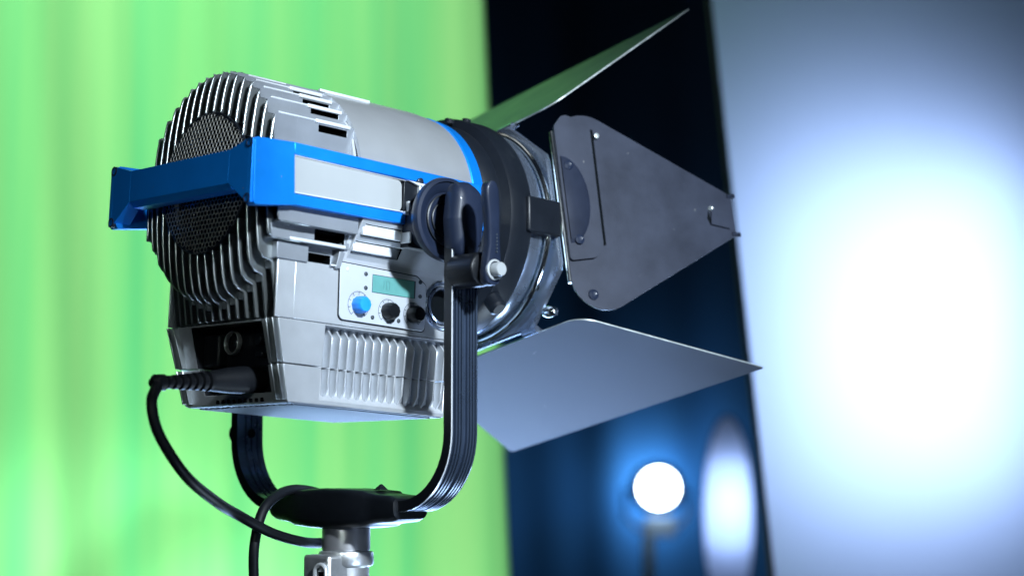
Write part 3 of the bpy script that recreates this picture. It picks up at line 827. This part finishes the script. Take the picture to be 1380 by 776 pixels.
# far arm knob
fk = MB(); fk.lathe([(.006, 0), (.006, .006), (.011, .008), (.012, .013), (.009, .017), (0, .018)], (0, 0, 0), (0, 1, 0), n=24, caps=False)
fk.xf(lambda v: W2L((v.x+.186, v.y+.186, v.z-.246))); fk.build('far_arm_knob', M['black'], yoke)
fk = MB(); fk.box(.176, .194, .186, .1925, -.285, -.262); fk.xf(lambda v: W2L(v)); fk.build('cable_clip', M['black'], yoke, bevel=.002)
ft = MB(); ft.lathe([(.0052, -.006), (.0052, .0005), (0, .0005)], (0, 0, 0), (0, -1, 0), n=18, caps=False)
ft.xf(lambda v: W2L((v.x+.188, v.y+.1745, v.z-.246))); ft.build('arm_bolt', M['dark'], yoke)
# tilt lock: barrel + lever + nut
LX, LZ = .1825, -.0830
tb = MB(); tb.lathe([(.0175, .186), (.0175, .2200), (.0165, .2225), (.0120, .2240), (0, .2240)], (LX, 0, LZ), (0, -1, 0), n=40, caps=False)
lock = tb.build('tilt_lock', M['black'], head, bevel=.001)
lv = MB(); rows = []
for z, x, wd, yo_ in ((-.1000, LX, .0040, .232), (-.0965, LX, .0095, .232), (-.0880, LX+.0003, .0115, .2325), (-.076, LX-.0005, .0100, .2335), (-.060, LX-.0028, .0078, .236), (-.045, LX-.0060, .0076, .238), (-.030, LX-.0090, .0082, .240), (-.015, LX-.0120, .0090, .241), (-.006, LX-.0130, .0086, .241), (-.001, LX-.0134, .0064, .241), (.0014, LX-.0135, .0025, .241)):
    sec_ = rpoly([(-wd, -.0055), (wd, -.0055), (wd, .0055), (-wd, .0055)], min(.003, wd*.5), 3)
    rows.append([lv.bm.verts.new((x+a, -yo_+b, z)) for a, b in sec_])
for a, b in zip(rows, rows[1:]):
    for k in range(len(a)): lv._f([a[k], a[(k+1) % len(a)], b[(k+1) % len(a)], b[k]])
lv._f(rows[0]); lv._f(list(reversed(rows[-1])))
lvo = lv.build('lever', M['hub'], lock, angle=50)
dt = MB()
for i in range(6): dt.box(LX-.0012-i*.0004, LX+.0002-i*.0004, -.2420-.0002*i, -.2385, -.0680+i*.0034, -.0665+i*.0034)
dt.build('embossed_dots', M['ink'], lvo)
nt_ = MB(); nt_.lathe([(.0105, .2290), (.0105, .2395), (.0085, .2400)], (LX, 0, LZ-.002), (0, -1, 0), n=32, caps=False)
nt_.lathe([(.0070, .2380), (.0070, .2480), (.0063, .2490), (0, .2490)], (LX, 0, LZ-.002), (0, -1, 0), n=32, caps=False)
nt_.build('lock_nut', M['plate'], lock)

# ------------------------------------------------------------------ lens drum
dr = MB(); dr.lathe([(.1125, .272), (.1125, .284), (.1150, .289), (.1160, .300)], (0, 0, -.001), (1, 0, 0), n=96, caps=False)
dr.lathe([(.1160, .300), (.1158, .3130), (.1100, .3130)], (0, 0, -.001), (1, 0, 0), n=96, caps=False)
dr.lathe([(.1152, .3050), (.1250, .3110), (.1262, .3150), (.1262, .3400), (.1250, .3430), (.1180, .3430), (.1050, .3450), (.0980, .3440)], (0, 0, -.001), (1, 0, 0), n=96, caps=False)
dr.build('lens_drum', M['drum'], head, angle=25)
li = MB(); li.lathe([(.1172, .3440), (.1188, .3460), (.1188, .3660), (.1168, .3690), (.1120, .3690), (.1080, .3560), (.1060, .3440)], (0, 0, -.002), (1, 0, 0), n=96, caps=False)
li.build('accessory_ring', M['ring'], head, angle=40)
gl = MB(); gl.lathe([(.104, .346), (.08, .352), (.04, .356), (0, .3575)], (0, 0, -.002), (1, 0, 0), n=64, caps=False)
gl.build('fresnel_lens', mat('lens_glass', (.10, .13, .16), .12, 0.2, coat=.5), head)
pr_ = MB(); cr = [(.1215+.0038*cos(2*pi*k/12), .3722+.0038*sin(2*pi*k/12)) for k in range(12)]
pr_.lathe(cr+[cr[0]], (0, 0, -.003), (1, 0, 0), n=96, caps=False); pr_.build('polished_ring', M['polish'], head, angle=180)
# clamps on the drum: near side, upper, lower
cl = MB()
def clamp(a, dx0, dx1, hw, r0, r1):
    b = MB(); b.box(dx0, dx1, -hw, hw, r0, r1)
    c_, s_ = cos(a), sin(a)
    for v in b.bm.verts: v.co = Vector((v.co.x, v.co.y*c_-v.co.z*s_, v.co.y*s_+v.co.z*c_-.002))
    return b.build('drum_clamp', M['drum'], head, bevel=.0025)
clamp(radians(86), .333, .384, .0200, .110, .1300)
clamp(radians(206), .333, .384, .0160, .110, .1300)
clamp(radians(-34), .333, .384, .0160, .110, .1300)
tk = MB(); tk.lathe([(.006, 0), (.006, .004), (.004, .005), (0, .005)], (.300, -.0300, .1150), (0, -.25, 1), n=18, caps=False)
tk.lathe([(.005, 0), (.005, .004), (0, .005)], (.322, -.0340, .1190), (0, -.25, 1), n=18, caps=False)
tk.lathe([(.010, 0), (.010, .014), (.007, .017), (0, .017)], (.318, -.092, -.088), (0, -.7, -.7), n=20, caps=False)
tk.build('drum_screw', M['drum'], head, split='loose')

wn = MB(); wn.sphere((.386, -.0918, -.0761), .0062); wn.build('glint_ball', M['polish'], head)  # first ball is added for a bright spot, a hole showing the curtain
wn = MB(); wn.sphere((.388, -.1110, -.0945), .0075, (1.0, 1.5, .9)); wn.build('wing_nut', M['polish'], head)
# ------------------------------------------------------------------ barn doors (turned 12 degrees in their holder)
PHI = .2133; XH, HH, ZC = .3895, .1246, -.0085
def BF(p):
    x, y, z = p; z += ZC
    return (x, y*cos(PHI)+z*sin(PHI), -y*sin(PHI)+z*cos(PHI))
fr = MB(); n_ = 96
def oct_r(t, hw, ch):       # square with softened corners, distance to the edge at angle t
    c_, s_ = abs(cos(t)), abs(sin(t))
    return min(hw/max(c_, s_), ch/((c_+s_)/sqrt(2)))
outer, inner = [], []
for i in range(n_):
    t = 2*pi*i/n_
    ro = oct_r(t, .1215, .1330); outer.append((ro*cos(t), ro*sin(t))); inner.append((.1010*cos(t), .1010*sin(t)))
xs = [(.3800, outer, .985), (.3815, outer, 1.0), (.3850, outer, 1.0), (.3850, inner, 1.03), (.3765, inner, 1.0), (.3765, inner, 1.015), (.3800, inner, 1.04)]
rows = [[fr.bm.verts.new(BF((x, a*k_, b*k_))) for a, b in lp] for x, lp, k_ in xs]
for a, b in zip(rows, rows[1:]+rows[:1]):
    for k in range(n_): fr._f([a[k], a[(k+1) % n_], b[(k+1) % n_], b[k]])
barn = fr.build('barn_door_frame', M['ring'], head, angle=30)
hs = MB()
for t in (.8, 2.4, 3.9, 5.4, 1.6, 4.7):
    hs.lathe([(.0050, 0), (.0050, -.0015), (.0032, -.0028), (0, -.0028)], BF((.380, .1120*cos(t), .1120*sin(t))), (1, 0, 0), n=18, caps=False)
hs.build('rivet', M['black'], barn, split='loose')
def leafgeo(mb, poly, th, place, mi_edge=1):
    a = [BF(place(u, v, 0)) for u, v in poly]; b = [BF(place(u, v, th)) for u, v in poly]
    va = [mb.bm.verts.new(p) for p in a]; vb = [mb.bm.verts.new(p) for p in b]; n = len(poly)
    mb._f(list(reversed(va))); mb._f(vb)
    old = mb.mi; mb.mi = mi_edge
    for i in range(n): mb._f([va[i], va[(i+1) % n], vb[(i+1) % n], vb[i]])
    mb.mi = old
def rivet(mb, u, v, w, place, r_=.0055, h=.003, sgn=1):
    c = Vector(BF(place(u, v, w))); d = Vector(BF(place(u, v, w+sgn*.01)))-c
    mb.lathe([(r_, 0), (r_*.95, h*.5), (r_*.45, h), (0, h*.8)], c, d, n=20, caps=False)
LB, WO, WH = .2206, .2094, .1318
BB, BT, BN = .2646, .6347, .3671
def pl_bottom(u, v, w): return (XH+u*cos(BB)-w*sin(BB)*-1*-1, v, -HH-u*sin(BB)-w*cos(BB))
def pl_top(u, v, w): return (XH+u*cos(BT)-w*sin(BT), v, HH+u*sin(BT)+w*cos(BT))
def pl_near(u, v, w): return (XH+u*cos(BN)-w*sin(BN), -HH-u*sin(BN)-w*cos(BN), v)
def pl_far(u, v, w): return (XH+u*cos(.6)-w*sin(.6), HH+u*sin(.6)+w*cos(.6), v)
wide = rpoly([(0, -WH), (LB, -WO), (LB, WO), (0, WH)], [.032, .003, .004, .032], 10)
for plc, nm in ((pl_bottom, 'lower'), (pl_top, 'upper')):
    m = MB(); leafgeo(m, wide, .0016, plc)
    m.mi = 2
    for v in (-.060, .060):                                     # hinge ears
        m.hexa([BF(plc(-.006, v-.010, -.001)), BF(plc(-.006, v+.010, -.001)), BF(plc(.018, v+.007, -.001)), BF(plc(.018, v-.007, -.001))],
               [BF(plc(-.006, v-.010, -.004)), BF(plc(-.006, v+.010, -.004)), BF(plc(.018, v+.007, -.004)), BF(plc(.018, v-.007, -.004))])
        m.tube([BF(plc(-.006, v-.011, 0)), BF(plc(-.006, v+.011, 0))], .0042, n=10)
        rivet(m, .012, v, -.004, plc, .0040, .002, -1)
    m.mi = 1
    for u, v in ((.035, .095), (.185, -.150), (.185, .150)): rivet(m, u, v, 0, plc, .0036, .0016, -1)
    lo_ = m.build('door_leaf', [M['leaf'], M['edge'], M['ring']], head, angle=30)
    lo_['label'] = 'wide lower leaf, pale blue grey on its upper side' if nm == 'lower' else 'wide upper leaf with green sheen and bright worn edge'
TH, TT, LN = .1435, .0241, .2199
narrow = rpoly([(0, -TH), (LN, -TT), (LN, TT), (0, TH)], [.040, .002, .002, .040], 10)
for plc, sg, nm in ((pl_near, 1, 'near'), (pl_far, 1, 'far')):
    m = MB(); leafgeo(m, narrow, .0016, plc)
    m.mi = 0
    flap = rpoly([(.001, .100), (.014, .116), (.046, .1020), (.0440, -.0420), (.034, -.0560), (.001, -.0600)], [.010, .010, .003, .010, .012, .004], 5)
    flap = [(u, v) for u, v in flap]
    a = [BF(plc(u, v, .0016)) for u, v in flap]; b = [BF(plc(u, v, .0058)) for u, v in flap]
    m.hexa(a, b)
    m.mi = 2  # dark strip painted as the shadow gap beside the flap
    m.hexa([BF(plc(.0450, .1000, .0017)), BF(plc(.0512, .0985, .0017)), BF(plc(.0492, -.0400, .0017)), BF(plc(.0430, -.0410, .0017))],
           [BF(plc(.0450, .1000, .0021)), BF(plc(.0512, .0985, .0021)), BF(plc(.0492, -.0400, .0021)), BF(plc(.0430, -.0410, .0021))])
    m.mi = 0
    m.mi = 4
    m.tube([BF(plc(-.001, v, .0005)) for v in (-.085, -.04, 0, .05, .095)], .0022, n=10)
    m.mi = 0
    # embossed swivel disc on the flap
    c = Vector(BF(plc(.002, .008, .0058))); d = Vector(BF(plc(.002, .008, .0158)))-c
    arcp = []
    for i in range(17):
        t = -pi/2+pi*i/16; arcp.append((.004+.030*cos(t), .012+.052*sin(t)))
    m.hexa([BF(plc(u, v, .0058)) for u, v in arcp], [BF(plc(.004+(u-.004)*.86, .012+(v-.012)*.9, .0082)) for u, v in arcp])
    m.mi = 3
    for u, v, w_ in ((.016, .1080, .0016), (.012, .052, .0075), (.014, -.036, .0075)): rivet(m, u, v, w_, plc, .0058, .0030)
    rivet(m, .025, -.0985, .0016, plc, .0062, .0034)
    m.mi = 1
    c = Vector(BF(plc(.053, .0900, .0016))); d = Vector(BF(plc(.053, .0900, .0116)))-c
    m.lathe([(.0030, 0), (.0030, .006), (0, .0065)], c, d, n=14, caps=False)
    # tip catch: small folded clip with two hooks
    m.mi = 0
    m.hexa([BF(plc(.187, -.0120, .0016)), BF(plc(.211, -.0170, .0016)), BF(plc(.212, .0050, .0016)), BF(plc(.190, .0060, .0016))],
           [BF(plc(.187, -.0120, .0046)), BF(plc(.211, -.0170, .0046)), BF(plc(.212, .0050, .0046)), BF(plc(.190, .0060, .0046))])
    for v in (-.0225, .0235): m.tube([BF(plc(.214, v, .001)), BF(plc(.2225, v*1.03, .001)), BF(plc(.2245, v*1.03, .003))], .0026, n=8)
    m.mi = 1
    rivet(m, .190, .0075, .0016, plc, .0032, .004)
    m.mi = 2
    m.hexa([BF(plc(.1840, -.004, .0016)), BF(plc(.1868, -.0115, .0016)), BF(plc(.1885, -.0115, .0016)), BF(plc(.1870, .0055, .0016))],
           [BF(plc(.1840, -.004, .0024)), BF(plc(.1868, -.0115, .0024)), BF(plc(.1885, -.0115, .0024)), BF(plc(.1870, .0055, .0024))])
    m.build('door_leaf', [M['leaf'], M['edge'], M['dark'], M['hub'], M['polish']], head, angle=30)['label'] = 'tapering %s side leaf with riveted hinge flap' % nm

# ------------------------------------------------------------------ stand
SX, SY = .1860, .0
stand = empty('light_stand', (SX, SY, 0))
tag(stand, 'chrome tubular light stand with steel collar carrying the spotlight', 'light stand')
tz = lambda z: Z0+z
m = MB(); m.lathe([(.0255, tz(-.3510)), (.0258, tz(-.3520)), (.0258, tz(-.3735)), (.0250, tz(-.3745)), (.014, tz(-.3745))], (0, 0, 0), (0, 0, 1), n=56, caps=True)
m.build('steel_collar', M['collar'], stand)
m = MB(); m.lathe([(.0150, tz(-.3740)), (.0262, tz(-.3748)), (.0290, tz(-.3762)), (.0295, tz(-.3790)), (.0295, tz(-.3880)), (.0282, tz(-.3905)), (.0255, tz(-.3912)), (.0248, tz(-.3920)), (.0245, tz(-.52)), (.0262, tz(-.522)), (.0262, tz(-.56)), (.0235, tz(-.565))], (0, 0, 0), (0, 0, 1), n=56)
m.build('socket_sleeve', M['chrome'], stand)
# side lug with wire bail
lug = MB(); dirv = Vector((-.996, -.027, 0)).normalized(); sdv = Vector((-dirv.y, dirv.x, 0))
def LG(a, b, z): return tuple(dirv*a+sdv*b+Vector((0, 0, tz(z))))
lug.hexa([LG(.010, -.027, -.52), LG(.040, -.024, -.52), LG(.040, .018, -.52), LG(.010, .020, -.52)],
         [LG(.010, -.027, -.3785), LG(.040, -.024, -.3785), LG(.040, .018, -.3785), LG(.010, .020, -.3785)])
lug.build('clamp_lug', M['chrome'], stand, bevel=.004, seg=3)
bail = MB(); dv2 = Vector((-.996, -.027, 0)).normalized(); s2 = Vector((-dv2.y, dv2.x, 0))
pts = []
for z in (-.52, -.45, -.405): pts.append(dv2*.0422+s2*.0095+Vector((0, 0, tz(z)))) 
for i in range(1, 8):
    t = pi*i/8; pts.append(dv2*.0422+s2*(.0095*cos(t))+Vector((0, 0, tz(-.3970+.0085*sin(t)))))
for z in (-.405, -.45, -.52): pts.append(dv2*.0422-s2*.0095+Vector((0, 0, tz(z))))
off = s2*.0085
bail.tube([p+off for p in pts], .0024, n=10); bail.build('wire_bail', M['white'], stand)
m = MB(); m.hexa([tuple(dv2*.0380+s2*a+Vector((0, 0, tz(z)))) for a, z in ((.0025, -.52), (.0145, -.52), (.0145, -.396), (.0025, -.396))],
                 [tuple(dv2*.0404+s2*a+Vector((0, 0, tz(z)))) for a, z in ((.0025, -.52), (.0145, -.52), (.0145, -.396), (.0025, -.396))])
m.build('latch_slot', M['dark'], stand)
m = MB(); m.lathe([(.0175, tz(-.56)), (.0175, .75)], (0, 0, 0), (0, 0, 1), n=32); m.build('upper_tube', M['chrome'], stand)
m = MB(); m.lathe([(.0215, .80), (.0215, .22), (.019, .21)], (0, 0, 0), (0, 0, 1), n=32); m.build('lower_tube', M['chrome'], stand)
for k in range(3):
    a = 2*pi*k/3+.9; m = MB(); m.tube([(.02*cos(a), .02*sin(a), .62), (.28*cos(a), .28*sin(a), .30), (.55*cos(a), .55*sin(a), .015)], .012, n=14)
    m.build('leg', M['chrome'], stand)
# spigot between yoke clamp and collar is the head's own
sp = MB(); sp.lathe([(.0120, -.3690), (.0120, -.345)], (0, 0, 0), (0, 0, 1), n=24)
sp.xf(lambda v: W2L((v.x+SX, v.y+SY, v.z))); sp.build('spigot', M['collar'], yoke)

# ------------------------------------------------------------------ cable
cab = empty('power_cable', (-.02, -.033, Z0-.205))
tag(cab, 'black rubber cable plugged into the back and looping down past the stand', 'cable')
CO = cab.location
def CW(p): return Vector(p)-CO
def head2w(p):
    x, y, z = p; return Vector((x*cos(TILT)+z*sin(TILT), y, -x*sin(TILT)+z*cos(TILT)+Z0))
# plug + ribbed strain relief along -x
pa, pb = head2w((.058, -.0300, -.1965)), head2w((-.060, -.0377, -.2102))
ax = (pb-pa); Lh = ax.length
m = MB(); m.lathe([(.0125, 0), (.0138, .006), (.0138, .028), (.0128, .044), (.0112, .056), (.0100, .066)], CW(pa), ax, n=32)
m.build('plug_body', M['cable'], cab)
prof3 = []
hpos = .064
for i in range(7):
    r_ = .0105-.0006*i; prof3 += [(r_*.66, hpos), (r_, hpos+.0010), (r_, hpos+.0056), (r_*.66, hpos+.0066)]; hpos += .0084
prof3 += [(.0066, hpos), (.0085, hpos), (.0085, hpos+.011), (.006, hpos+.013), (.0048, hpos+.015)]
m = MB(); m.lathe([(r_*.95, h) for r_, h in prof3], CW(pa), ax, n=28); m.build('strain_relief', M['cable'], cab)
W = lambda x, y, z: CW(head2w((x, y, z)))
tip = CW(pa)+ax.normalized()*(hpos+.008)
L_ = lambda x, y, z: CW(Vector((x, y, z+Z0)))
pts = [tip, W(-.074, -.0430, -.2150), W(-.0880, -.0560, -.2330), W(-.0800, -.0600, -.2630), W(-.0500, -.0640, -.3000), L_(-.005, -.030, -.322), L_(.0451, .0024, -.3357), L_(.0893, .0045, -.3544), L_(.1369, .0159, -.3645), L_(.1837, .0410, -.3673),
       L_(.2279, .0500, -.3650), L_(.2545, .0560, -.3555), L_(.2535, .0680, -.3351), L_(.2223, .0720, -.3190), L_(.1856, .0663, -.3110), L_(.1449, .0492, -.3110), L_(.1100, .0330, -.3216), L_(.0930, .0270, -.3377), L_(.0830, .0240, -.3681), L_(.0850, .0270, -.3995), L_(.0900, .0280, -.4408),
       L_(.09, .01, -.55), L_(.10, .02, -.80), L_(.12, .00, -1.2)]
sl = smoothline(pts, 8)
m = MB(); m.tube(sl, .0054, n=14); m.build('cord', M['cable'], cab, angle=60)
